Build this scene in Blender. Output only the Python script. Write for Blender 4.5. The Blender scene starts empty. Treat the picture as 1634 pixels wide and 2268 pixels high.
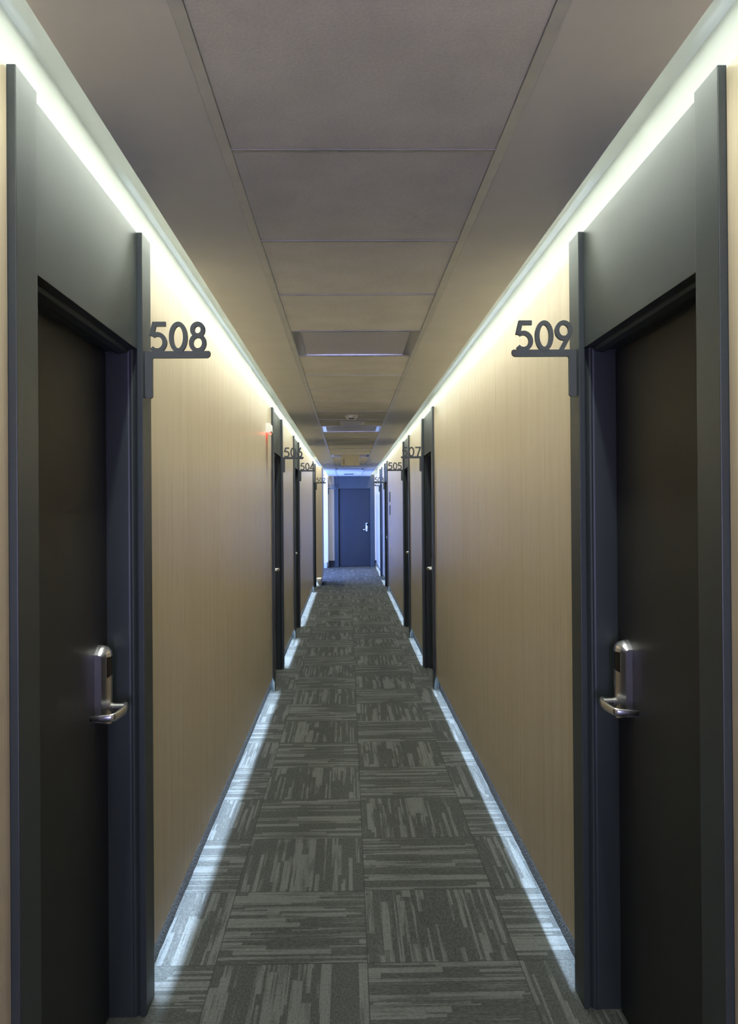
import bpy, bmesh, math, random
from mathutils import Vector, Matrix
random.seed(5)
C = bpy.context.scene.collection
PI = math.pi
EYE = 1.502                      # camera height above the carpet
ZC = EYE + 0.779                 # ceiling height
ZT = EYE + 0.821                 # top of door posts
ZW = EYE + 0.814                 # top of timber cladding
WL, WR = -0.622, 0.711           # timber faces of the two walls
SL, SR = -0.488, 0.571           # edges of the dropped ceiling
YB, YE = -3.0, 20.34             # corridor ends
ZCOVE = EYE + 0.960              # top of the light cove
HEAD = EYE + 0.472               # underside of the door head panels

# ------------------------------------------------------------------ materials
def mat(name, col=(.5, .5, .5), rough=.5, metal=0.0, spec=.5, emit=None, estr=0.0):
    m = bpy.data.materials.new(name); m.use_nodes = True
    b = m.node_tree.nodes['Principled BSDF']
    b.inputs['Base Color'].default_value = (*col, 1)
    b.inputs['Roughness'].default_value = rough
    b.inputs['Metallic'].default_value = metal
    b.inputs['Specular IOR Level'].default_value = spec
    if emit:
        b.inputs['Emission Color'].default_value = (*emit, 1)
        b.inputs['Emission Strength'].default_value = estr
    return m

class NT:
    """tiny helper to write node maths"""
    def __init__(s, m):
        s.t = m.node_tree; s.b = s.t.nodes['Principled BSDF']
    def n(s, kind, **kw):
        x = s.t.nodes.new(kind)
        for k, v in kw.items(): setattr(x, k, v)
        return x
    def put(s, sock, v):
        if hasattr(v, 'is_output'): s.t.links.new(v, sock)
        elif v is not None: sock.default_value = v
    def m(s, op, a, b=None, c=None, clamp=False):
        x = s.n('ShaderNodeMath', operation=op); x.use_clamp = clamp
        s.put(x.inputs[0], a); s.put(x.inputs[1], b); s.put(x.inputs[2], c)
        return x.outputs[0]
    def xyz(s, x, y, z):
        c = s.n('ShaderNodeCombineXYZ')
        s.put(c.inputs[0], x); s.put(c.inputs[1], y); s.put(c.inputs[2], z)
        return c.outputs[0]
    def noise(s, vec, scale=1.0, detail=2.0, rough=.5, dist=0.0):
        x = s.n('ShaderNodeTexNoise'); s.put(x.inputs['Vector'], vec)
        x.inputs['Scale'].default_value = scale; x.inputs['Detail'].default_value = detail
        x.inputs['Roughness'].default_value = rough; x.inputs['Distortion'].default_value = dist
        return x.outputs[0]
    def white(s, vec):
        x = s.n('ShaderNodeTexWhiteNoise'); x.noise_dimensions = '3D'; s.put(x.inputs[0], vec)
        return x.outputs[0]
    def mixc(s, f, a, b):
        x = s.n('ShaderNodeMix'); x.data_type = 'RGBA'
        s.put(x.inputs[0], f); s.put(x.inputs[6], a if hasattr(a, 'is_output') else (*a, 1)); s.put(x.inputs[7], b if hasattr(b, 'is_output') else (*b, 1))
        return x.outputs[2]
    def mixf(s, f, a, b):
        x = s.n('ShaderNodeMix'); x.data_type = 'FLOAT'
        s.put(x.inputs[0], f); s.put(x.inputs[2], a); s.put(x.inputs[3], b)
        return x.outputs[0]
    def smooth(s, v, lo, hi, a=0.0, b=1.0):
        x = s.n('ShaderNodeMapRange'); x.interpolation_type = 'SMOOTHSTEP'
        s.put(x.inputs[0], v)
        for i, q in enumerate((lo, hi, a, b)): x.inputs[i + 1].default_value = q
        return x.outputs[0]
    def pos(s):
        g = s.n('ShaderNodeNewGeometry'); q = s.n('ShaderNodeSeparateXYZ')
        s.t.links.new(g.outputs['Position'], q.inputs[0])
        return q.outputs
    def base(s, v): s.put(s.b.inputs['Base Color'], v)
    def bump(s, h, strength=.2, dist=.002):
        x = s.n('ShaderNodeBump'); x.inputs['Strength'].default_value = strength
        x.inputs['Distance'].default_value = dist
        s.put(x.inputs['Height'], h); s.t.links.new(x.outputs[0], s.b.inputs['Normal'])

def wood_material():
    m = mat('pale_timber_veneer', rough=.3, spec=.5); k = NT(m)
    x, y, z = k.pos()
    a = k.m('ADD', y, k.m('MULTIPLY', x, 1.0))
    broad = k.noise(k.xyz(k.m('MULTIPLY', a, 16), 0.0, k.m('MULTIPLY', z, .35)), detail=3, rough=.6)
    fine = k.noise(k.xyz(k.m('MULTIPLY', a, 95), 3.0, k.m('MULTIPLY', z, 1.1)), detail=3, rough=.65)
    hair = k.noise(k.xyz(k.m('MULTIPLY', a, 420), 8.0, k.m('MULTIPLY', z, 6)), detail=2)
    f = k.m('ADD', k.m('MULTIPLY', broad, .35), k.m('ADD', k.m('MULTIPLY', fine, .42), k.m('MULTIPLY', hair, .23)))
    f = k.smooth(f, .3, .7)
    k.base(k.mixc(f, (.58, .472, .31), (.74, .635, .465)))
    k.put(k.b.inputs['Roughness'], k.mixf(f, .34, .26))
    return m

def carpet_material(name='grey_striped_carpet', side=False):
    m = mat(name, rough=.95, spec=.1); k = NT(m)
    x, y, z = k.pos()
    T = .5
    if side:
        # carpet upstand: the same yarns turned up the wall, speckled
        v = k.xyz(k.m('MULTIPLY', y, 210), 0.0, k.m('MULTIPLY', z, 150))
        sp = k.noise(v, detail=2, rough=.7)
        k.base(k.mixc(k.smooth(sp, .45, .66), (.035, .035, .034), (.27, .27, .27)))
        k.bump(sp, .8, .004)
        return m
    u = k.m('DIVIDE', k.m('SUBTRACT', x, .054), T); w = k.m('DIVIDE', k.m('SUBTRACT', y, 2.659), T)
    iu, iw = k.m('FLOOR', u), k.m('FLOOR', w)
    fu, fw = k.m('FRACT', u), k.m('FRACT', w)
    chk = k.m('PINGPONG', k.m('ADD', iu, iw), 1.0)       # alternates 0 / 1
    # chk 0 -> stripes across the corridor for right column at row 0 ...
    s_ = k.mixf(chk, fu, fw)        # coordinate across the stripes
    t_ = k.mixf(chk, fw, fu)        # coordinate along the stripes
    rnd = k.white(k.xyz(iu, iw, 0.0))
    off = k.m('MULTIPLY', rnd, 37.0)
    def blocks(cells, lens, seed, lo, hi):
        ci = k.m('FLOOR', k.m('MULTIPLY', s_, cells))
        sh = k.white(k.xyz(ci, off, seed))
        ti = k.m('FLOOR', k.m('ADD', k.m('MULTIPLY', t_, lens), k.m('MULTIPLY', sh, 5.0)))
        r = k.white(k.xyz(ci, ti, k.m('ADD', off, seed + 3.0)))
        return k.m('GREATER_THAN', r, lo)
    b1 = blocks(17.0, 1.5, 1.0, .80, 1)
    b2 = blocks(33.0, 1.7, 11.0, .85, 1)
    b3 = blocks(60.0, 1.2, 21.0, .86, 1)
    blk = k.m('MAXIMUM', b1, k.m('MAXIMUM', k.m('MULTIPLY', b2, .9), k.m('MULTIPLY', b3, .8)))
    # yarn lines, about 5 mm apart, each starting and stopping on its own
    li = k.m('FLOOR', k.m('MULTIPLY', s_, 92))
    per = k.noise(k.xyz(k.m('MULTIPLY', li, 5.37), k.m('MULTIPLY', t_, 2.2), off), detail=1)
    broad = k.noise(k.xyz(k.m('MULTIPLY', s_, 9), k.m('MULTIPLY', t_, 1.6), off), detail=2)
    score = k.m('ADD', k.m('MULTIPLY', blk, .25), k.m('ADD', k.m('MULTIPLY', per, .50), k.m('MULTIPLY', broad, .55)))
    light = k.smooth(score, .58, .80)
    ln = k.m('SINE', k.m('MULTIPLY', s_, 2 * PI * 92))
    ln = k.smooth(ln, -.6, .6)
    grain = k.noise(k.xyz(k.m('MULTIPLY', x, 480), k.m('MULTIPLY', y, 480), 0.0), detail=1.5, rough=.7)
    g2 = k.noise(k.xyz(k.m('MULTIPLY', s_, 120), k.m('MULTIPLY', t_, 40), off), detail=2)
    lit = k.m('MULTIPLY', light, k.mixf(.18, 1.0, ln))
    f = k.m('ADD', k.m('MULTIPLY', lit, .52), k.m('MULTIPLY', k.m('SUBTRACT', g2, .5), .8))
    f = k.m('ADD', f, k.m('MULTIPLY', k.m('SUBTRACT', grain, .5), 1.1))
    f = k.m('ADD', f, .22, clamp=True)
    col = k.mixc(f, (.029, .0305, .028), (.130, .136, .128))
    # seams between the tiles
    eu = k.m('MINIMUM', fu, k.m('SUBTRACT', 1.0, fu)); ew = k.m('MINIMUM', fw, k.m('SUBTRACT', 1.0, fw))
    e = k.smooth(k.m('MINIMUM', eu, ew), .0015, .005)
    col = k.mixc(k.m('MULTIPLY', k.m('SUBTRACT', 1.0, e), .65), col, (.02, .02, .018))
    k.base(col)
    k.bump(k.m('ADD', f, k.m('MULTIPLY', e, .5)), .5, .003)
    return m

def speckle(name, col, rough, amt=.25, scale=120, bumpd=.0006, spec=.5, metal=0.0):
    m = mat(name, col, rough, metal=metal, spec=spec); k = NT(m)
    x, y, z = k.pos()
    n = k.noise(k.xyz(x, y, z), scale=scale, detail=3, rough=.6)
    n2 = k.noise(k.xyz(k.m('MULTIPLY', x, 1.0), y, k.m('MULTIPLY', z, .6)), scale=6, detail=3)
    f = k.m('ADD', k.m('MULTIPLY', n, .5), k.m('MULTIPLY', n2, .5))
    k.base(k.mixc(k.smooth(f, .3, .7), tuple(c * (1 - amt) for c in col), tuple(c * (1 + amt) for c in col)))
    if bumpd: k.bump(n, .3, bumpd)
    return m

M = {}
M['wood'] = wood_material()
M['carpet'] = carpet_material()
M['upstand'] = carpet_material('grey_carpet_upstand', True)
M['white'] = speckle('white_cove_paint', (.62, .64, .61), .6, .04, 8, 0)
M['covetop'] = speckle('bright_white_cove_board', (.90, .92, .86), .55, .03, 8, 0)
M['ceil'] = speckle('painted_ceiling_board', (.76, .755, .71), .42, .03, 5, 0)
M['tile'] = speckle('textured_ceiling_tile', (.72, .71, .68), .7, .10, 170, .0012)
M['rail'] = speckle('brushed_aluminium_rail', (.74, .75, .71), .33, .06, 20, 0, metal=.25)
M['bar'] = speckle('thin_ceiling_bar', (.52, .52, .49), .38, .06, 20, 0, metal=.3)
M['slate'] = speckle('slate_grey_door_laminate', (.038, .047, .047), .40, .08, 220, .0004)
M['leaf'] = speckle('charcoal_door_laminate', (.014, .0138, .0135), .5, .12, 200, .0004)
M['sign'] = speckle('dark_grey_sign_metal', (.070, .076, .074), .45, .05, 90, .0002)
M['steel'] = speckle('satin_steel', (.60, .59, .58), .27, .05, 60, 0, metal=.95)
M['blackgloss'] = mat('black_reader_plastic', (.006, .006, .007), .12)
M['whiteplastic'] = mat('white_plastic', (.85, .84, .80), .4)
M['cream'] = speckle('cream_sign_board', (.86, .80, .58), .5, .04, 30, 0)
M['dark'] = mat('dark_recess', (.02, .02, .022), .6)
M['frost'] = speckle('frosted_lamp_panel', (.50, .49, .52), .35, .03, 200, .0003)
M['chrome'] = mat('bright_lamp_trim', (.72, .72, .74), .16, metal=.9)
M['redled'] = mat('red_indicator', (.5, .01, .01), .4, emit=(1, .03, .02), estr=14)
M['brown'] = mat('dark_skirting', (.035, .036, .037), .5)
M['concrete'] = speckle('grey_plaster', (.42, .42, .41), .8, .08, 12, 0)
M['glass'] = None
COVE_E, TOE_E, BEAM = 23.0, 640.0, 3.3
M['cove_led'] = mat('cove_led', (1, 1, 1), .5, emit=(.94, 1.0, .91), estr=COVE_E)
M['plinth_led'] = mat('plinth_led', (1, 1, 1), .5, emit=(1.0, 1.0, .85), estr=9)
M['toe_led'] = mat('toe_led', (1, 1, 1), .5, emit=(.56, .74, 1.0), estr=TOE_E)

# ------------------------------------------------------------------ mesh helpers
def bx(bm, x0, x1, y0, y1, z0, z1, bev=0.0):
    x0, x1 = sorted((x0, x1)); y0, y1 = sorted((y0, y1)); z0, z1 = sorted((z0, z1))
    vs = [bm.verts.new((x, y, z)) for x in (x0, x1) for y in (y0, y1) for z in (z0, z1)]
    fs = [bm.faces.new([vs[i] for i in f]) for f in
          ((0, 1, 3, 2), (4, 6, 7, 5), (0, 4, 5, 1), (2, 3, 7, 6), (0, 2, 6, 4), (1, 5, 7, 3))]
    if bev > 0:
        es = {e for f in fs for e in f.edges}
        bmesh.ops.bevel(bm, geom=list(es), offset=bev, segments=2, affect='EDGES', profile=.6)
    return bm

def B(*boxes, bev=0.0):
    bm = bmesh.new()
    for b in boxes: bx(bm, *b[:6], bev=b[6] if len(b) > 6 else bev)
    return bm

def obj(name, bm, m, parent=None, loc=None, smooth=False):
    bmesh.ops.recalc_face_normals(bm, faces=bm.faces)
    me = bpy.data.meshes.new(name); bm.to_mesh(me); bm.free()
    if smooth:
        for p in me.polygons: p.use_smooth = True
    me.materials.append(m)
    o = bpy.data.objects.new(name, me); C.objects.link(o)
    if parent: o.parent = parent
    if loc: o.location = loc
    return o

def empty(name, loc=(0, 0, 0), rotz=0.0):
    o = bpy.data.objects.new(name, None); C.objects.link(o)
    o.empty_display_size = .1; o.location = loc; o.rotation_euler = (0, 0, rotz)
    return o

def tag(o, label, cat, group=None, kind=None):
    o['label'] = label
    o['category'] = cat
    if group: o['group'] = group
    if kind: o['kind'] = kind
    return o

def struct(o, label=None, cat=None):
    o['kind'] = 'structure'
    if label: o['label'] = label
    if cat: o['category'] = cat
    return o

def copy_tree(o, parent=None):
    c = o.copy(); C.objects.link(c); c.parent = parent
    for ch in [q for q in bpy.data.objects if q.parent == o]: copy_tree(ch, c)
    return c

def prism(bm, pts, d0, d1, plane='xz', smooth=False):
    """closed polygon pts (a,b) extruded between d0 and d1 along the third axis"""
    def P(a, b, d):
        return {'xz': (a, d, b), 'yz': (d, a, b), 'xy': (a, b, d)}[plane]
    A = [bm.verts.new(P(a, b, d0)) for a, b in pts]; Bv = [bm.verts.new(P(a, b, d1)) for a, b in pts]
    bm.faces.new(A); bm.faces.new(Bv[::-1])
    n = len(pts)
    for i in range(n): bm.faces.new((A[i], Bv[i], Bv[(i + 1) % n], A[(i + 1) % n]))
    return bm

def stroke(bm, pts, w, d0, d1, closed=False):
    """2-D centre line pts in xz swept into a flat bar of width w, thickness d0..d1 along y"""
    n = len(pts); L, R = [], []
    for i in range(n):
        p = Vector(pts[i])
        if closed: a, b = Vector(pts[i - 1]), Vector(pts[(i + 1) % n])
        else: a, b = Vector(pts[max(i - 1, 0)]), Vector(pts[min(i + 1, n - 1)])
        d1_ = (p - a).normalized() if (p - a).length > 1e-9 else None
        d2_ = (b - p).normalized() if (b - p).length > 1e-9 else None
        t = ((d1_ or d2_) + (d2_ or d1_)).normalized()
        nrm = Vector((-t.y, t.x))
        k = 1.0
        if d1_ and d2_:
            c = abs(nrm.dot(Vector((-d1_.y, d1_.x)))); k = 1 / max(c, .5)
        L.append(p + nrm * w / 2 * k); R.append(p - nrm * w / 2 * k)
    vs = [[bm.verts.new((q.x, d, q.y)) for q in row] for d in (d0, d1) for row in (L, R)]
    L0, R0, L1, R1 = vs
    rng = range(n if closed else n - 1)
    for i in rng:
        j = (i + 1) % n
        bm.faces.new((L0[i], L0[j], R0[j], R0[i])); bm.faces.new((L1[i], R1[i], R1[j], L1[j]))
        bm.faces.new((L0[i], L1[i], L1[j], L0[j])); bm.faces.new((R0[i], R0[j], R1[j], R1[i]))
    if not closed:
        bm.faces.new((L0[0], R0[0], R1[0], L1[0])); bm.faces.new((L0[-1], L1[-1], R1[-1], R0[-1]))

def tube(bm, pts, prof):
    """sweep: pts list of Vector, prof(i) -> (half width, half height) of a rounded section (width is horizontal)"""
    rings = []
    n = len(pts)
    for i, p in enumerate(pts):
        t = (pts[min(i + 1, n - 1)] - pts[max(i - 1, 0)]).normalized()
        side = t.cross(Vector((0, 0, 1)))
        side = side.normalized() if side.length > 1e-6 else Vector((1, 0, 0))
        up = side.cross(t).normalized()
        hw, hh = prof(i)
        ring = []
        for k in range(16):
            a = 2 * PI * k / 16; ca, sa = math.cos(a), math.sin(a)
            r = (abs(ca) ** 3 + abs(sa) ** 3) ** (-1 / 3)
            ring.append(bm.verts.new(p + side * hw * ca * r + up * hh * sa * r))
        rings.append(ring)
    for i in range(n - 1):
        for k in range(16):
            bm.faces.new((rings[i][k], rings[i][(k + 1) % 16], rings[i + 1][(k + 1) % 16], rings[i + 1][k]))
    bm.faces.new(rings[0][::-1]); bm.faces.new(rings[-1])

def cyl(bm, c, r0, r1, h, axis='z', seg=32):
    mtx = Matrix.Translation(c)
    if axis == 'x': mtx = mtx @ Matrix.Rotation(PI / 2, 4, 'Y')
    if axis == 'y': mtx = mtx @ Matrix.Rotation(-PI / 2, 4, 'X')
    bmesh.ops.create_cone(bm, cap_ends=True, segments=seg, radius1=r0, radius2=r1, depth=h, matrix=mtx)

# ------------------------------------------------------------------ floor and ceiling
LX0 = -3.3                        # far side of the lobby
struct(obj('floor', B((LX0 - .1, 1.2, YB, YE + .5, -.06, 0)), M['carpet']),
       'grey carpet floor of half metre tiles with alternating stripe directions', 'floor')

ceil = struct(empty('ceiling', (0, 0, ZC)), 'beige dropped ceiling with a centre strip of square tiles between aluminium rails', 'ceiling')
RX0, RX1 = -.248, .328            # inner edges of the two rails
RW = .023
YC0 = 1.754
for a, b in ((SL, RX0 - RW), (RX1 + RW, SR)):
    obj('side_board', B((a, b, YB, YE, 0, .014), bev=.0015), M['ceil'], ceil)
for a, b in ((RX0 - RW, RX0), (RX1, RX1 + RW)):
    ys = [YB, -.9, 2.05 if a > 0 else 3.9, 6.4, 11.2, 15.7, YE]
    for y0, y1 in zip(ys[:-1], ys[1:]):
        obj('rail', B((a + .0004, b - .0004, y0 + .0008, y1 - .0008, -.0015, .012)), M['rail'], ceil)
n0, n1 = -7, 31
lamps = (3, 10, 17, 24)
for n in range(n0, n1):
    y0 = YC0 + .6 * n; y1 = min(y0 + .6, YE)
    if y0 >= YE: break
    if n not in lamps:
        dz = random.uniform(.001, .0035)
        obj('ceiling_tile', B((RX0 + .001, RX1 - .001, y0 + .006, y1 - .006, dz, .014), bev=.001), M['tile'], ceil)
    obj('cross_bar', B((RX0, RX1, y0 - .0042, y0 + .0042, -.0006, .010)), M['bar'], ceil)
# cove above: closed top, white upper walls, downward LED lines hidden under its top, above the dropped boards
UL, UR = WL - .030, WR + .034      # upper wall / kick board planes
struct(obj('trim_1', B((UL - .2, UR + .2, YB, YE + .1, ZCOVE, ZCOVE + .05)), M['covetop']), 'white top of the light coves above the dropped ceiling', 'trim')
for s, a, o_ in ((-1, SL, 'left'), (1, SR, 'right')):
    bm = bmesh.new()
    ya, yb = YB, YE - .002
    n = int((yb - ya) / .8)
    for i in range(n):
        y0 = ya + (yb - ya) * i / n; y1 = ya + (yb - ya) * (i + 1) / n
        q = [(a + s * .036, y0), (a + s * .036, y1), (a + s * .060, y1), (a + s * .060, y0)]
        bm.faces.new([bm.verts.new((u_, v_, ZCOVE - ZC - .004)) for u_, v_ in q])
    obj('led_line', bm, M['cove_led'], ceil)

# ------------------------------------------------------------------ walls
DOORS = [(1.488, 'L', 508), (6.585, 'L', 506), (9.20, 'L', 504), (14.30, 'L', 502),
         (1.488, 'R', 509), (6.585, 'R', 507), (9.20, 'R', 505), (14.30, 'R', 503), (16.54, 'R', 501), (-1.12, 'L', 0), (-1.12, 'R', 0)]
DW = 1.012
def wall(side, cuts, spans):
    s = -1 if side == 'L' else 1
    W = WL if side == 'L' else WR; U = UL if side == 'L' else UR
    nm = 'left' if side == 'L' else 'right'
    w = struct(empty('wall_' + nm, (W, 0, 0)), f'{nm} corridor wall clad in pale vertical-grained timber panels', 'wall')
    # cladding panels (local x measured from the timber face, pointing into the wall)
    for (a, b, bottom) in spans:
        pts = [a] + [c for c in cuts if a + .05 < c < b - .05] + [b]
        for p, q in zip(pts[:-1], pts[1:]):
            obj('timber_panel', B((0, s * .010, p + .0006, q - .0006, bottom, ZW), bev=.0007), M['wood'], w)
    # light line hidden behind the lower edge of the panels
    for (a, b, bottom) in spans:
        n = max(1, int((b - a) / .7)); bm = bmesh.new()
        # a narrow ribbon tilted towards the floor of the corridor
        xc, zl = (.0215, .1375) if side == 'L' else (.0250, .164)
        for i in range(n):
            y0 = a + (b - a) * i / n + .004; y1 = a + (b - a) * (i + 1) / n - .004
            q = [(xc - .0022, y0, zl + .0016), (xc - .0022, y1, zl + .0016), (xc + .0016, y1, zl - .0010), (xc + .0016, y0, zl - .0010)]
            bm.faces.new([bm.verts.new((s * u_, v_, w_)) for u_, v_, w_ in q])
        obj('led_line', bm, M['toe_led'], w)
        # carpet upstand
    base = struct(empty('baseboard_' + nm, (W, 0, 0)), f'speckled grey carpet upstand along the foot of the {nm} wall', 'baseboard')
    for (a, b, bottom) in spans:
        bm = bmesh.new()
        # slightly uneven strip of carpet turned up the wall
        N = max(2, int((b - a) / .05)); rows = []
        for i in range(N + 1):
            y = a + (b - a) * i / N
            d = abs(U - W) - .004 + random.uniform(-.0012, .0012)
            zt = .135
            rows.append([bm.verts.new((s * d, y, -.0)), bm.verts.new((s * (d + .001), y, zt)), bm.verts.new((s * (d + .004), y, zt)), bm.verts.new((s * (d + .004), y, 0))])
        for i in range(N):
            for k in range(4): bm.faces.new((rows[i][k], rows[i + 1][k], rows[i + 1][(k + 1) % 4], rows[i][(k + 1) % 4]))
        bm.faces.new(rows[0]); bm.faces.new(rows[-1][::-1])
        obj('carpet_strip', bm, M['upstand'], base)
    return w, U

def spans_of(side, y_end):
    out = []; y = YB
    for (d, sd, n) in sorted(DOORS):
        if sd != side: continue
        out.append((y, d - .0008, .118)); y = d + DW + .0008
    out.append((y, y_end, .118))
    return out
JY0, JY1 = 15.42, 16.40            # column projecting from the left wall
wl, _ = wall('L', [.35, .9, 3.03, 3.70, 4.09, 4.75, 5.45, 6.1, 8.4, 11.4, 12.1, 13.2], [q for q in spans_of('L', JY0)])
wr, _ = wall('R', [.3, .95, 3.3, 4.38, 5.06, 5.80, 8.35, 11.2, 12.4, 13.2, 18.6, 19.5], spans_of('R', YE))

# masonry behind the cladding, above it (seen as the bright cove wall) and around the door recesses
def backing(side, y0, y1, doors):
    s = -1 if side == 'L' else 1; U = UL if side == 'L' else UR
    W = WL if side == 'L' else WR
    boxes = []; y = y0
    for d in doors:
        boxes.append((U, U + s * .25, y, d, 0, ZCOVE)); boxes.append((U, U + s * .25, d, d + DW, HEAD + .03, ZCOVE))
        boxes.append((U + s * .2, U + s * .25, d, d + DW, 0, HEAD + .03))
        y = d + DW
    boxes.append((U, U + s * .25, y, y1, 0, ZCOVE))
    return B(*boxes)
obj('plaster_backing', backing('L', YB, JY0, sorted(d for d, s, n in DOORS if s == 'L')), M['white'], wl, loc=(-WL, 0, 0))
obj('plaster_backing', backing('R', YB, YE, sorted(d for d, s, n in DOORS if s == 'R')), M['white'], wr, loc=(-WR, 0, 0))
# cove wall that runs on over the lobby opening
obj('cove_fascia', B((UL - .02, UL, JY0, YE, ZC + .02, ZCOVE)), M['white'], wl, loc=(-WL, 0, 0))
# projecting column in timber, on a recessed plinth
XJ = -.495
obj('column_panel', B((LX0, XJ, JY0, JY0 + .012, .152, ZC - .002), (XJ - .012, XJ, JY0 + .012, JY1, .152, ZC - .002)), M['wood'], wl, loc=(-WL, 0, 0))
obj('column_plinth', B((UL, XJ - .03, JY0 + .03, JY1 - .01, 0, .16), (-.9, XJ - .012, JY0 + .012, JY1 - .01, .16, ZC - .002)), M['concrete'], wl, loc=(-WL, 0, 0))
obj('led_line', B((-.60, XJ - .02, JY0 + .014, JY0 + .022, .148, .151)), M['plinth_led'], wl, loc=(-WL, 0, 0))

# lobby on the left: walls, ceiling, window
struct(obj('wall_lobby', B((LX0, -2.85, JY1 - .15, JY1, 0, ZCOVE), (-1.25, -.9, JY1 - .15, JY1, 0, ZCOVE), (-2.85, -1.25, JY1 - .15, JY1, 0, .5), (-2.85, -1.25, JY1 - .15, JY1, 2.15, ZCOVE), (LX0, -.60, 19.93, 20.1, 0, ZCOVE),
       (LX0 - .12, LX0, JY1 - .15, 16.75, 0, ZCOVE), (LX0 - .12, LX0, 19.55, 20.1, 0, ZCOVE),
       (LX0 - .12, LX0, 16.75, 19.55, 0, .5), (LX0 - .12, LX0, 16.75, 19.55, 2.2, ZCOVE)), M['white']),
       'pale lobby walls opening off the far left of the corridor', 'wall')
struct(obj('trim_2', B((LX0, UL - .02, JY1 - .15, 19.93, ZC + .02, ZC + .05)), M['white']), 'lobby ceiling beyond the corridor', 'trim')
wf = struct(empty('window_1', (LX0 - .06, 18.15, .5)), 'lobby window letting blue daylight into the far end of the corridor', 'window')
obj('window_frame', B((-.03, .03, -1.4, -1.35, 0, 1.7), (-.03, .03, 1.35, 1.4, 0, 1.7), (-.03, .03, -.025, .025, 0, 1.7),
    (-.03, .03, -1.4, 1.4, 0, .05), (-.03, .03, -1.4, 1.4, 1.65, 1.7)), M['slate'], wf)
wf = struct(empty('added_lobby_opening', (-2.05, JY1 - .07, .5)), 'unseen opening added on the near side of the lobby for extra blue light', 'window')  # added outlet for the side fill lamp, out of view
obj('window_frame', B((-.8, -.76, -.03, .03, 0, 1.65), (.76, .8, -.03, .03, 0, 1.65), (-.8, .8, -.03, .03, 0, .04), (-.8, .8, -.03, .03, 1.61, 1.65)), M['slate'], wf)
# stub wall where the lobby ends
obj('stub_panel', B((-1.3, XJ, 19.90, 19.912, .146, ZC - .002), (XJ - .012, XJ, 19.912, YE, .146, ZC - .002)), M['wood'], wl, loc=(-WL, 0, 0))
obj('stub_plinth', B((-1.2, XJ - .03, 19.925, YE, 0, .16)), M['concrete'], wl, loc=(-WL, 0, 0))
obj('led_line', B((-.9, XJ - .035, 19.914, 19.921, .148, .151)), M['plinth_led'], wl, loc=(-WL, 0, 0))

# end wall
EX0 = -.342; EX1 = EX0 + DW
we = struct(empty('wall_end', (0, YE, 0)), 'end wall with narrow timber panels either side of the far door', 'wall')
obj('timber_panel', B((XJ, EX0 - .001, 0, .012, .155, ZC + .03), bev=.0006), M['wood'], we)
obj('timber_panel', B((EX1 + .001, WR + .001, 0, .012, .155, ZC + .03), bev=.0006), M['wood'], we)
obj('skirting', B((XJ, EX0 - .001, .025, .03, 0, .17), (EX1 + .001, WR + .03, .025, .03, 0, .17)), M['brown'], we)
obj('plaster_backing', B((UL - .3, EX0, .03, .28, 0, ZCOVE), (EX1, UR + .25, .03, .28, 0, ZCOVE), (EX0, EX1, .03, .28, HEAD + .03, ZCOVE), (EX0, EX1, .22, .28, 0, HEAD + .03)), M['white'], we)

# unseen wall behind the camera; its tall opening is added for a cool fill lamp
wb = struct(obj('wall_back', B((UL - .25, -.45, YB - .15, YB, 0, ZCOVE), (.54, UR + .25, YB - .15, YB, 0, ZCOVE),
      (-.45, .54, YB - .15, YB, 0, .25), (-.45, .54, YB - .15, YB, 2.15, ZCOVE)), M['white']), 'wall behind the camera with a tall opening added for fill light', 'wall')
wf2 = struct(empty('back_fill_opening', (.045, YB - .08, .25)), 'unseen tall opening added at the near end of the corridor for a cool fill light', 'window')
obj('window_frame', B((-.495, -.455, -.03, .03, 0, 1.9), (.455, .495, -.03, .03, 0, 1.9), (-.495, .495, -.03, .03, 0, .04), (-.495, .495, -.03, .03, 1.86, 1.9)), M['slate'], wf2)

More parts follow.
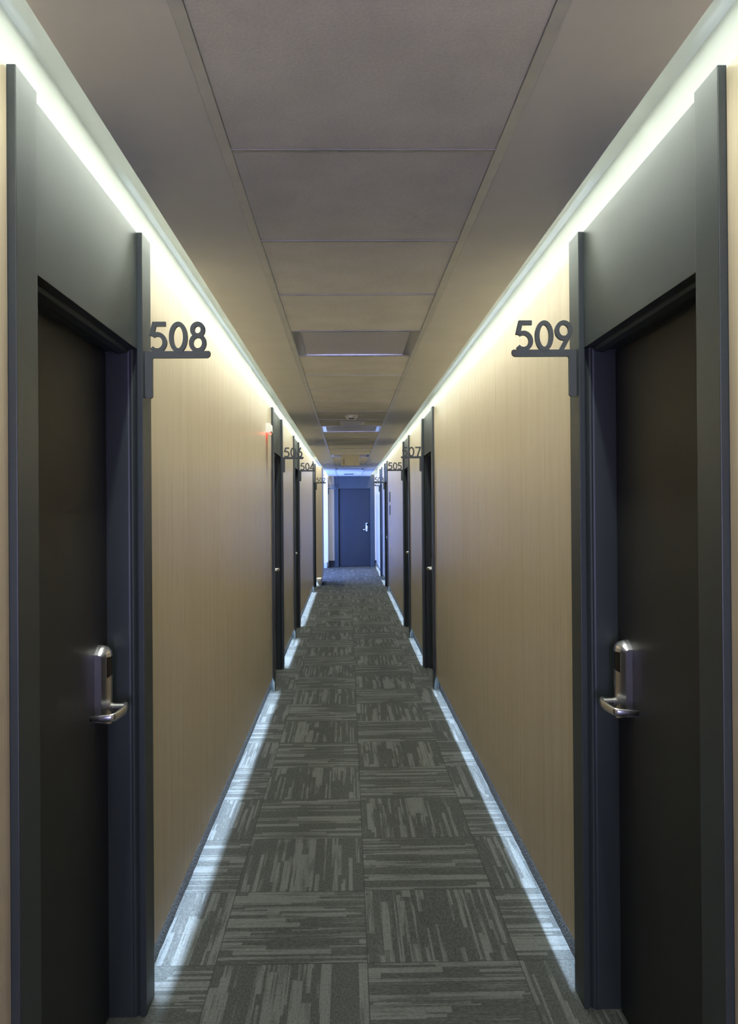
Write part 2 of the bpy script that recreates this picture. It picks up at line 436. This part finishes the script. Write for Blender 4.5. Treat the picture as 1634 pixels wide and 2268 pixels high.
# ------------------------------------------------------------------ doors
# local axes: x = out of the wall into the corridor (times s), y = along the wall away from the camera, z up
PW, PO, REC = .102, .016, .098
def make_door(s, name):
    d = struct(empty(name), None)
    def X(v): return s * v
    zt = ZT
    for y0, y1 in ((0, PW), (DW - PW, DW)):
        obj('frame_post', B((X(PO), X(-.0015), y0, y1, 0, zt), bev=.0018), M['slate'], d)
    # raised lip along each post's inner edge
    obj('head_panel', B((X(.0008), X(-.028), PW - .001, DW - PW + .001, HEAD, zt - .001), bev=.0012), M['slate'], d)
    # jamb lining with a stop bead; same profile along the head
    i0, i1 = PW + .003, DW - PW - .003
    for k, (ya, yb, dy) in enumerate(((i0 - .03, i0, 1), (i1, i1 + .03, -1))):
        bm = bmesh.new()
        e = ya if dy > 0 else yb
        f = yb if dy > 0 else ya
        pts = [(X(-.002), e), (X(-.002), f - dy * .010), (X(-.006), f - dy * .011), (X(-.009), f - dy * .006), (X(-.013), f - dy * .001), (X(-.018), f + dy * .001),
               (X(-.023), f - dy * .001), (X(-.028), f), (X(-REC - .004), f), (X(-REC - .004), f + dy * .008), (X(-.16), f + dy * .008), (X(-.16), e)]
        prism(bm, pts, 0, HEAD, 'xy')
        obj('jamb', bm, M['slate'], d)
    bm = bmesh.new()
    h = HEAD
    pts = [(X(-.024), h + .02), (X(-.024), h - .004), (X(-.030), h - .010), (X(-.050), h - .014), (X(-.062), h - .012), (X(-.064), h - .004),
           (X(-REC + .002), h - .006), (X(-REC + .002), h - .026), (X(-.16), h - .026), (X(-.16), h + .02)]
    prism(bm, [(a, b) for a, b in pts], i0, i1, 'xz')
    obj('head_jamb', bm, M['slate'], d)
    obj('door_leaf', B((X(-REC + .006), X(-REC - .038), i0 + .002, i1 - .002, .006, HEAD - .012), bev=.001), M['leaf'], d)
    # card lock: bulging case with domed top
    F = -REC + .006
    lc = (DW - PW - .088)          # centre of the lock along the door
    hw = .039
    def case(z0f, z1f, grow=0.0, nseg=30, t0=-1, t1=1):
        bm = bmesh.new(); cols = []
        for i in range(nseg + 1):
            t = t0 + (t1 - t0) * i / nseg
            o = F + .019 + .019 * (1 - t * t) + grow
            a, b = z0f(t), z1f(t)
            y = lc + t * hw
            cols.append([bm.verts.new((X(F - .001), y, a)), bm.verts.new((X(o), y, a)), bm.verts.new((X(o), y, b)), bm.verts.new((X(F - .001), y, b))])
        for i in range(nseg):
            for k in range(4): bm.faces.new((cols[i][k], cols[i][(k + 1) % 4], cols[i + 1][(k + 1) % 4], cols[i + 1][k]))
        bm.faces.new(cols[0]); bm.faces.new(cols[-1][::-1])
        bmesh.ops.recalc_face_normals(bm, faces=bm.faces)
        return bm
    lock = obj('card_lock', case(lambda t: .902 - .006 * math.cos(t * PI / 2) + .004 * abs(t) ** 4, lambda t: 1.087), M['steel'], d)
    lock['label'] = 'satin steel card lock case'; lock.location.z = -.004
    # dome
    bm = bmesh.new(); N = 12; cols = []
    for i in range(N + 1):
        t = -1 + 2 * i / N
        col = []
        for j in range(7):
            a = j / 6 * PI / 2
            r = F + (.019 + .019 * (1 - t * t)) * math.cos(a) ** .8 if j < 6 else F
            zz = 1.090 + (.006 + .022 * math.cos(t * PI / 2)) * math.sin(a)
            col.append(bm.verts.new((X(r), lc + t * hw, zz)))
        col.append(bm.verts.new((X(F), lc + t * hw, 1.087))); col.append(bm.verts.new((X(F + .0195 + .019 * (1 - t * t)), lc + t * hw, 1.087)))
        cols.append(col)
    K = len(cols[0])
    for i in range(N):
        for k in range(K): bm.faces.new((cols[i][k], cols[i][(k + 1) % K], cols[i + 1][(k + 1) % K], cols[i + 1][k]))
    bm.faces.new(cols[0]); bm.faces.new(cols[-1][::-1])
    obj('lock_cap', bm, M['chrome'], lock)
    obj('card_reader', case(lambda t: 1.029 + .010 * (t + .62), lambda t: 1.086, grow=.0012, t0=-.62, t1=1.0), M['blackgloss'], lock)
    bm = bmesh.new()
    cyl(bm, (X(F + .036), lc, .940), .0135, .0135, .014, 'x')
    cyl(bm, (X(F + .055), lc, .940), .0115, .0115, .045, 'x')
    obj('spindle', bm, M['steel'], lock, smooth=False)
    bm = bmesh.new()
    pts = [Vector((X(F + .066), lc + .012, .940)), Vector((X(F + .074), lc + .006, .940)), Vector((X(F + .079), lc - .006, .9395)), Vector((X(F + .080), lc - .03, .9385)),
           Vector((X(F + .077), lc - .06, .937)), Vector((X(F + .071), lc - .092, .9355)), Vector((X(F + .068), lc - .0965, .9352)), Vector((X(F + .061), lc - .099, .935)), Vector((X(F + .036), lc - .101, .934)), Vector((X(F + .006), lc - .102, .933))]
    prof = [(.004, .0125), (.006, .0135), (.006, .0135), (.0052, .013), (.005, .0122), (.005, .0112), (.005, .0108), (.005, .010), (.0045, .0088), (.004, .0072)]
    tube(bm, pts, lambda i: prof[i])
    obj('lever', bm, M['steel'], lock, smooth=True)
    return d

DOORS = [q for q in DOORS if q[2]]
dl = make_door(1, 'door_1'); dr = make_door(-1, 'door_5')
idx = {508: 1, 506: 2, 504: 3, 502: 4, 509: 5, 507: 6, 505: 7, 503: 8, 501: 9}
for (y, side, num) in DOORS:
    W = WL if side == 'L' else WR
    if num == 508: o = dl
    elif num == 509: o = dr
    else: o = copy_tree(dl if side == 'L' else dr)
    o.name = 'door_%d' % idx[num]
    o.location = (W, y, 0)
    o['label'] = f'dark grey corridor door in a slate frame beside room sign {num}'
    o['category'] = 'door'
for k, (p, W) in enumerate(((dl, WL), (dr, WR))):
    o = copy_tree(p); o.name = 'door_%d' % (11 + k); o.location = (W, -1.12, 0)  # unseen doors added so less warm light bounces onto the near ceiling
    o['label'] = 'dark grey corridor door added out of view on the %s wall behind the camera' % ('left', 'right')[k]; o['category'] = 'door'
o = copy_tree(dl); o.name = 'door_10'
o.location = (EX0, YE, 0); o.rotation_euler = (0, 0, -PI / 2)
o['label'] = 'slate door facing the camera at the far end of the corridor'; o['category'] = 'door'

# ------------------------------------------------------------------ room number signs
def arc(cx, cy, rx, ry, a0, a1, n=28):
    return [(cx + rx * math.cos(math.radians(a0 + (a1 - a0) * i / n)), cy + ry * math.sin(math.radians(a0 + (a1 - a0) * i / n))) for i in range(n + (0 if (a1 - a0) % 360 == 0 else 1))]
DH, SW, DWD = .0935, .0136, .0520
def digit_strokes(ch):
    """centre lines in a box DWD wide, DH tall (list of (points, closed))"""
    w, h, q = DWD, DH, SW / 2
    if ch == '0': return [(arc(w / 2, h / 2, w / 2 - q + .001, h / 2 - q, 90, 450, 36), True)]
    if ch == '1': return [([(w * .28, h * .78), (w * .52, h - q), (w * .54, 0)], False)]
    if ch == '2': return [(arc(w / 2, h - q - .017, .0185, .017, 165, -35, 20) + [(w * .16, q), ], False), ([(w * .06, q), (w - .003, q)], False)]
    if ch == '3': return [(arc(w * .46, h - q - .0175, .0165, .0175, 150, -80, 20), False), (arc(w * .46, q + .022, .0195, .022, 82, -150, 22), False)]
    if ch == '4': return [([(w * .74, 0), (w * .74, h - .002)], False), ([(w * .72, h - .007), (w * .06, h * .24), (w - .001, h * .24)], False)]
    if ch == '5': return [([(w * .90, h - q), (w * .27, h - q), (w * .115, h * .54)], False),
                          (arc(w * .43, h * .335, .0215, h * .335 - q, 128, -140, 28), False)]
    if ch == '6': return [(arc(w * .5, q + .0235, .0195, .0235, 90, 450, 30), True), ([(w * .70, h), (w * .175, h * .40)], False)]
    if ch == '7': return [([(w * .06, h - q), (w * .93, h - q), (w * .42, 0)], False)]
    if ch == '8': return [(arc(w * .48, h - q - .0175, .0150, .0175, 90, 450, 28), True), (arc(w * .48, q + .0225, .0185, .0225, 90, 450, 30), True)]
    if ch == '9': return [(arc(w * .5, h - q - .0235, .0195, .0235, 90, 450, 30), True), ([(w * .30, -.002), (w * .85, h * .58)], False)]
BZ0, BZ1 = EYE + .452, EYE + .473
TH = .010
def make_sign(num, side, loc, length=.196):
    s = 1 if side == 'L' else -1
    r = empty('room_number_sign', loc)
    # bar with a rounded free end and a stem that runs down the post; one cut-out piece
    y0, y1 = -TH / 2, TH / 2
    L = length; z0, z1 = BZ0, BZ1; sw = .0225; zb = EYE + .330
    pts = [(0, z1), (0, zb + .008)]
    pts += [(sw / 2 - sw / 2 * math.cos(a), zb + .008 - .008 * math.sin(a)) for a in [PI * i / 10 for i in range(1, 10)]]
    pts += [(sw, zb + .008), (sw, z0 - .002), (sw + .002, z0)]
    pts += [(L - .012 + .012 * math.sin(a), z0 + .014 - .014 * math.cos(a)) for a in [PI / 2 * i / 8 for i in range(0, 9)]]
    pts += [(L - .001, z1 - .002), (L - .004, z1)]
    bm = bmesh.new(); prism(bm, [(s * a, b) for a, b in pts], y0, y1, 'xz')
    obj('bracket', bm, M['sign'], r)
    text = str(num)
    adv = .0594
    start = .0130
    for i, ch in enumerate(text if s > 0 else text):
        # text always reads left to right for the camera
        x0 = (start + i * adv) if s > 0 else (-L + .0125 + i * adv)
        bm = bmesh.new()
        for k_, (p, closed) in enumerate(digit_strokes(ch)):
            stroke(bm, [(x0 + a * 1.05, z1 - .005 + b) for a, b in p], SW, y0 + .0004 * k_ - .0003, y1 - .0004 * k_ + .0003, closed)
        obj('digit', bm, M['sign'], r)
    tag(r, f'dark grey cut-out metal room number sign reading {num}', 'sign', 'projecting room number signs')
    return r
for (y, side, num) in DOORS:
    W = WL + PO if side == 'L' else WR - PO
    make_sign(num, side, (W, y + DW - PW + .032, 0))
make_sign(500, 'L', (XJ, 20.02, 0))

# ------------------------------------------------------------------ ceiling fittings
def ceiling_light(y, label):
    r = empty('ceiling_light', (0, y, ZC))
    a, b = RX0 + .002, RX1 - .002; e = .6
    z = .0
    bm = B((a, b, .006, .022, z, .012), (a, b, e - .022, e - .006, z, .012), (a, a + .040, .022, e - .022, z + .001, .012), (b - .040, b, .022, e - .022, z + .001, .012), bev=.0012)
    obj('frame', bm, M['chrome'], r)
    obj('diffuser', B((a + .040, b - .040, .022, e - .022, .004, .010)), M['frost'], r)
    tag(r, label, 'ceiling light', 'square ceiling light panels')
lamp_lab = {3: 'nearest square ceiling light panel, unlit, grey with a shiny metal frame', 10: 'unlit square ceiling light panel just behind the smoke detector, second from the camera',
            17: 'unlit square ceiling light panel above and just behind the hanging cream board', 24: 'farthest square ceiling light panel, in the blue lit end of the ceiling'}
for n in lamps: ceiling_light(YC0 + .6 * n, lamp_lab[n])

r = empty('smoke_detector', (.036, 6.84, ZC))
bm = bmesh.new(); cyl(bm, (0, 0, -.006), .052, .056, .012); obj('base', bm, M['whiteplastic'], r)
bm = bmesh.new(); cyl(bm, (0, 0, -.022), .036, .054, .020); cyl(bm, (0, 0, -.036), .024, .034, .008)
obj('cover', bm, M['whiteplastic'], r)
obj('sensor_slot', B((-.022, .022, -.052, -.030, -.034, -.028)), M['dark'], r)
tag(r, 'round white smoke detector on the middle of the ceiling', 'smoke detector')

def vent(x, y, w, l, label, mr='whiteplastic'):
    r = empty('ceiling_vent', (x, y, ZC))
    bm = bmesh.new()
    # shallow tray with sloped rim
    def ring(i, z): return [(-w / 2 + i, -l / 2 + i, z), (w / 2 - i, -l / 2 + i, z), (w / 2 - i, l / 2 - i, z), (-w / 2 + i, l / 2 - i, z)]
    R = [[bm.verts.new(p) for p in ring(i, z)] for i, z in ((0, 0), (0, -.006), (.022, -.016), (.030, -.016), (.030, -.004))]
    for a, b in zip(R[:-1], R[1:]):
        for k in range(4): bm.faces.new((a[k], a[(k + 1) % 4], b[(k + 1) % 4], b[k]))
    obj('rim', bm, M[mr], r)
    bx_ = []
    k = -l / 2 + .034
    while k < l / 2 - .036:
        bx_.append((-w / 2 + .030, w / 2 - .030, k, k + .006, -.014, -.004)); k += .016
    obj('slats', B(*bx_), M['rail'], r)
    obj('backing', B((-w / 2 + .03, w / 2 - .03, -l / 2 + .03, l / 2 - .03, -.004, -.001)), M['dark'], r)
    tag(r, label, 'vent')
vent(.046, 7.42, .22, .24, 'small square ceiling vent with a pale rim right behind the smoke detector')
vent(.03, 18.9, .22, .20, 'small dark ceiling vent near the far end of the corridor', 'sign')

# hanging board (back of an exit sign) on two thin wires
r = empty('hanging_sign', (0, 10.9, EYE + .562))
xa, xb = -.085, .157
obj('board', B((xa, xb, -.012, .012, 0, .147), bev=.002), M['cream'], r)
for x in (xa + .008, xb - .008):
    obj('wire', B((x - .0012, x + .0012, -.0012, .0012, .147, .779 - .562)), M['rail'], r)
obj('slot', B((xa + .034, xa + .039, -.0135, -.0115, .014, .092)), M['dark'], r)
tag(r, 'blank cream rectangular board hanging from the ceiling on two wires', 'sign')

# small white device with a red light by the 506 door
r = empty('alarm_sounder', (WL, 6.20, EYE + .575))
bm = bmesh.new()
prism(bm, [(0, 0), (.034, 0), (.040, .012), (.038, .062), (.030, .072), (0, .072)], -.05, .09, 'xz')
obj('housing', bm, M['whiteplastic'], r)
obj('red_light', B((.006, .034, -.035, .07, -.0045, .0005)), M['redled'], r)
tag(r, 'small white wall box glowing red underneath, beside the 506 door', 'alarm')

# plates on the right wall beyond the 505 door
for k, (z0, z1) in enumerate(((1.585, 1.755), (1.365, 1.530))):
    r = empty('notice_plate', (WR, 13.45, z0))
    obj('plate', B((-.008, 0, 0, .26, 0, z1 - z0), bev=.001), M['slate'], r)
    obj('sheet', B((-.0095, -.0075, .02, .24, .015, z1 - z0 - .015)), M['sign'], r)
    tag(r, ('upper' if k == 0 else 'lower') + ' of two dark plates on the right timber wall before the 503 sign', 'plate', 'dark plates on the right wall')
for k, (z0, z1) in enumerate(((1.02, 1.10), (.67, .84))):
    r = empty('wall_socket_plate', (WR, 13.45, z0))
    obj('plate', B((-.006, 0, 0, .26, 0, z1 - z0), bev=.001), M['whiteplastic'], r)
    nn = 3 if k == 0 else 6
    obj('slots', B(*[(-.0075, -.0055, .03, .23, .01 + (z1 - z0 - .015) * i / nn, .014 + (z1 - z0 - .015) * i / nn) for i in range(nn)]), M['sign'], r)
    tag(r, ('small pale slotted plate at waist height' if k == 0 else 'taller pale slotted plate at knee height') + ' on the right timber wall', 'plate', 'pale plates on the right wall')

# ------------------------------------------------------------------ daylight and added fill lights
def area(name, loc, rot, sx, sy, col, power):
    l = bpy.data.lights.new(name, 'AREA'); l.shape = 'RECTANGLE'; l.size = sx; l.size_y = sy
    l.color = col; l.energy = power
    o = bpy.data.objects.new(name, l); C.objects.link(o); o.location = loc; o.rotation_euler = rot
    return o
area('lobby_daylight', (LX0 - .2, 18.15, 1.35), (0, -PI / 2, 0), 1.7, 2.8, (.16, .30, 1.0), 450)
area('lobby_side_fill', (-2.05, JY1 - .25, 1.32), (PI / 2, 0, 0), 1.55, 1.6, (.16, .30, 1.0), 460)  # added lamp hidden between the walls, brightens the stub and end wall
# focused light of the cove LED lines (their lenses throw most of it straight down)
for s_, a_ in ((-1, SL), (1, SR)):
    seg = (YE - YB - .02) / 6
    for i in range(6):
        o = area('cove_led_light', (a_ + s_ * .048, YB + .01 + seg * (i + .5), ZCOVE - .006), (0, 0, 0), .022, seg - .01, (.95, 1.0, .91), BEAM * seg)
        o.data.spread = math.radians(56)
area('back_fill_light', (.045, YB - .22, 1.2), (PI / 2 + .4, 0, 0), 1.0, 1.9, (.52, .50, 1.0), 78)  # unseen fill lamp added behind the camera, tilted up towards the ceiling
w = bpy.data.worlds.new('World'); bpy.context.scene.world = w; w.use_nodes = True
w.node_tree.nodes['Background'].inputs[0].default_value = (.35, .5, 1.0, 1)
w.node_tree.nodes['Background'].inputs[1].default_value = 1.0

# ------------------------------------------------------------------ camera
f, cx, cy, yaw, roll, pitch = 1783.0, 798.17, 1114.97, .0157, -.0072, .0046
def to_cam(v):
    x, y, z = v
    c, s = math.cos(yaw), math.sin(yaw); x, y = c * x - s * y, s * x + c * y
    c, s = math.cos(pitch), math.sin(pitch); y, z = c * y + s * z, -s * y + c * z
    c, s = math.cos(roll), math.sin(roll); x, z = c * x + s * z, -s * x + c * z
    return Vector((x, z, -y))            # camera space: right, up, back
R = Matrix([to_cam(v) for v in ((1, 0, 0), (0, 1, 0), (0, 0, 1))])   # rows = camera coords of the world axes
cam = bpy.data.cameras.new('camera'); co = bpy.data.objects.new('camera', cam); C.objects.link(co)
co.matrix_world = Matrix.Translation((0, 0, EYE)) @ R.to_4x4()
cam.sensor_width = 36; cam.lens = f / 2268 * 36
cam.shift_x = (817 - cx) / 2268; cam.shift_y = (cy - 1134) / 2268
cam.clip_start = .02
bpy.context.scene.camera = co
sc = bpy.context.scene
sc.view_settings.view_transform = 'Standard'; sc.view_settings.look = 'None'
sc.view_settings.gamma = 1; sc.view_settings.use_curve_mapping = False
sc.view_settings.exposure = 0.05
sc.cycles.use_denoising = True
sc.cycles.use_adaptive_sampling = True; sc.cycles.adaptive_threshold = .08; sc.cycles.adaptive_min_samples = 24
sc.cycles.max_bounces = 8; sc.cycles.diffuse_bounces = 5; sc.cycles.glossy_bounces = 4
sc.cycles.caustics_reflective = False; sc.cycles.caustics_refractive = False
sc.cycles.sample_clamp_indirect = 6
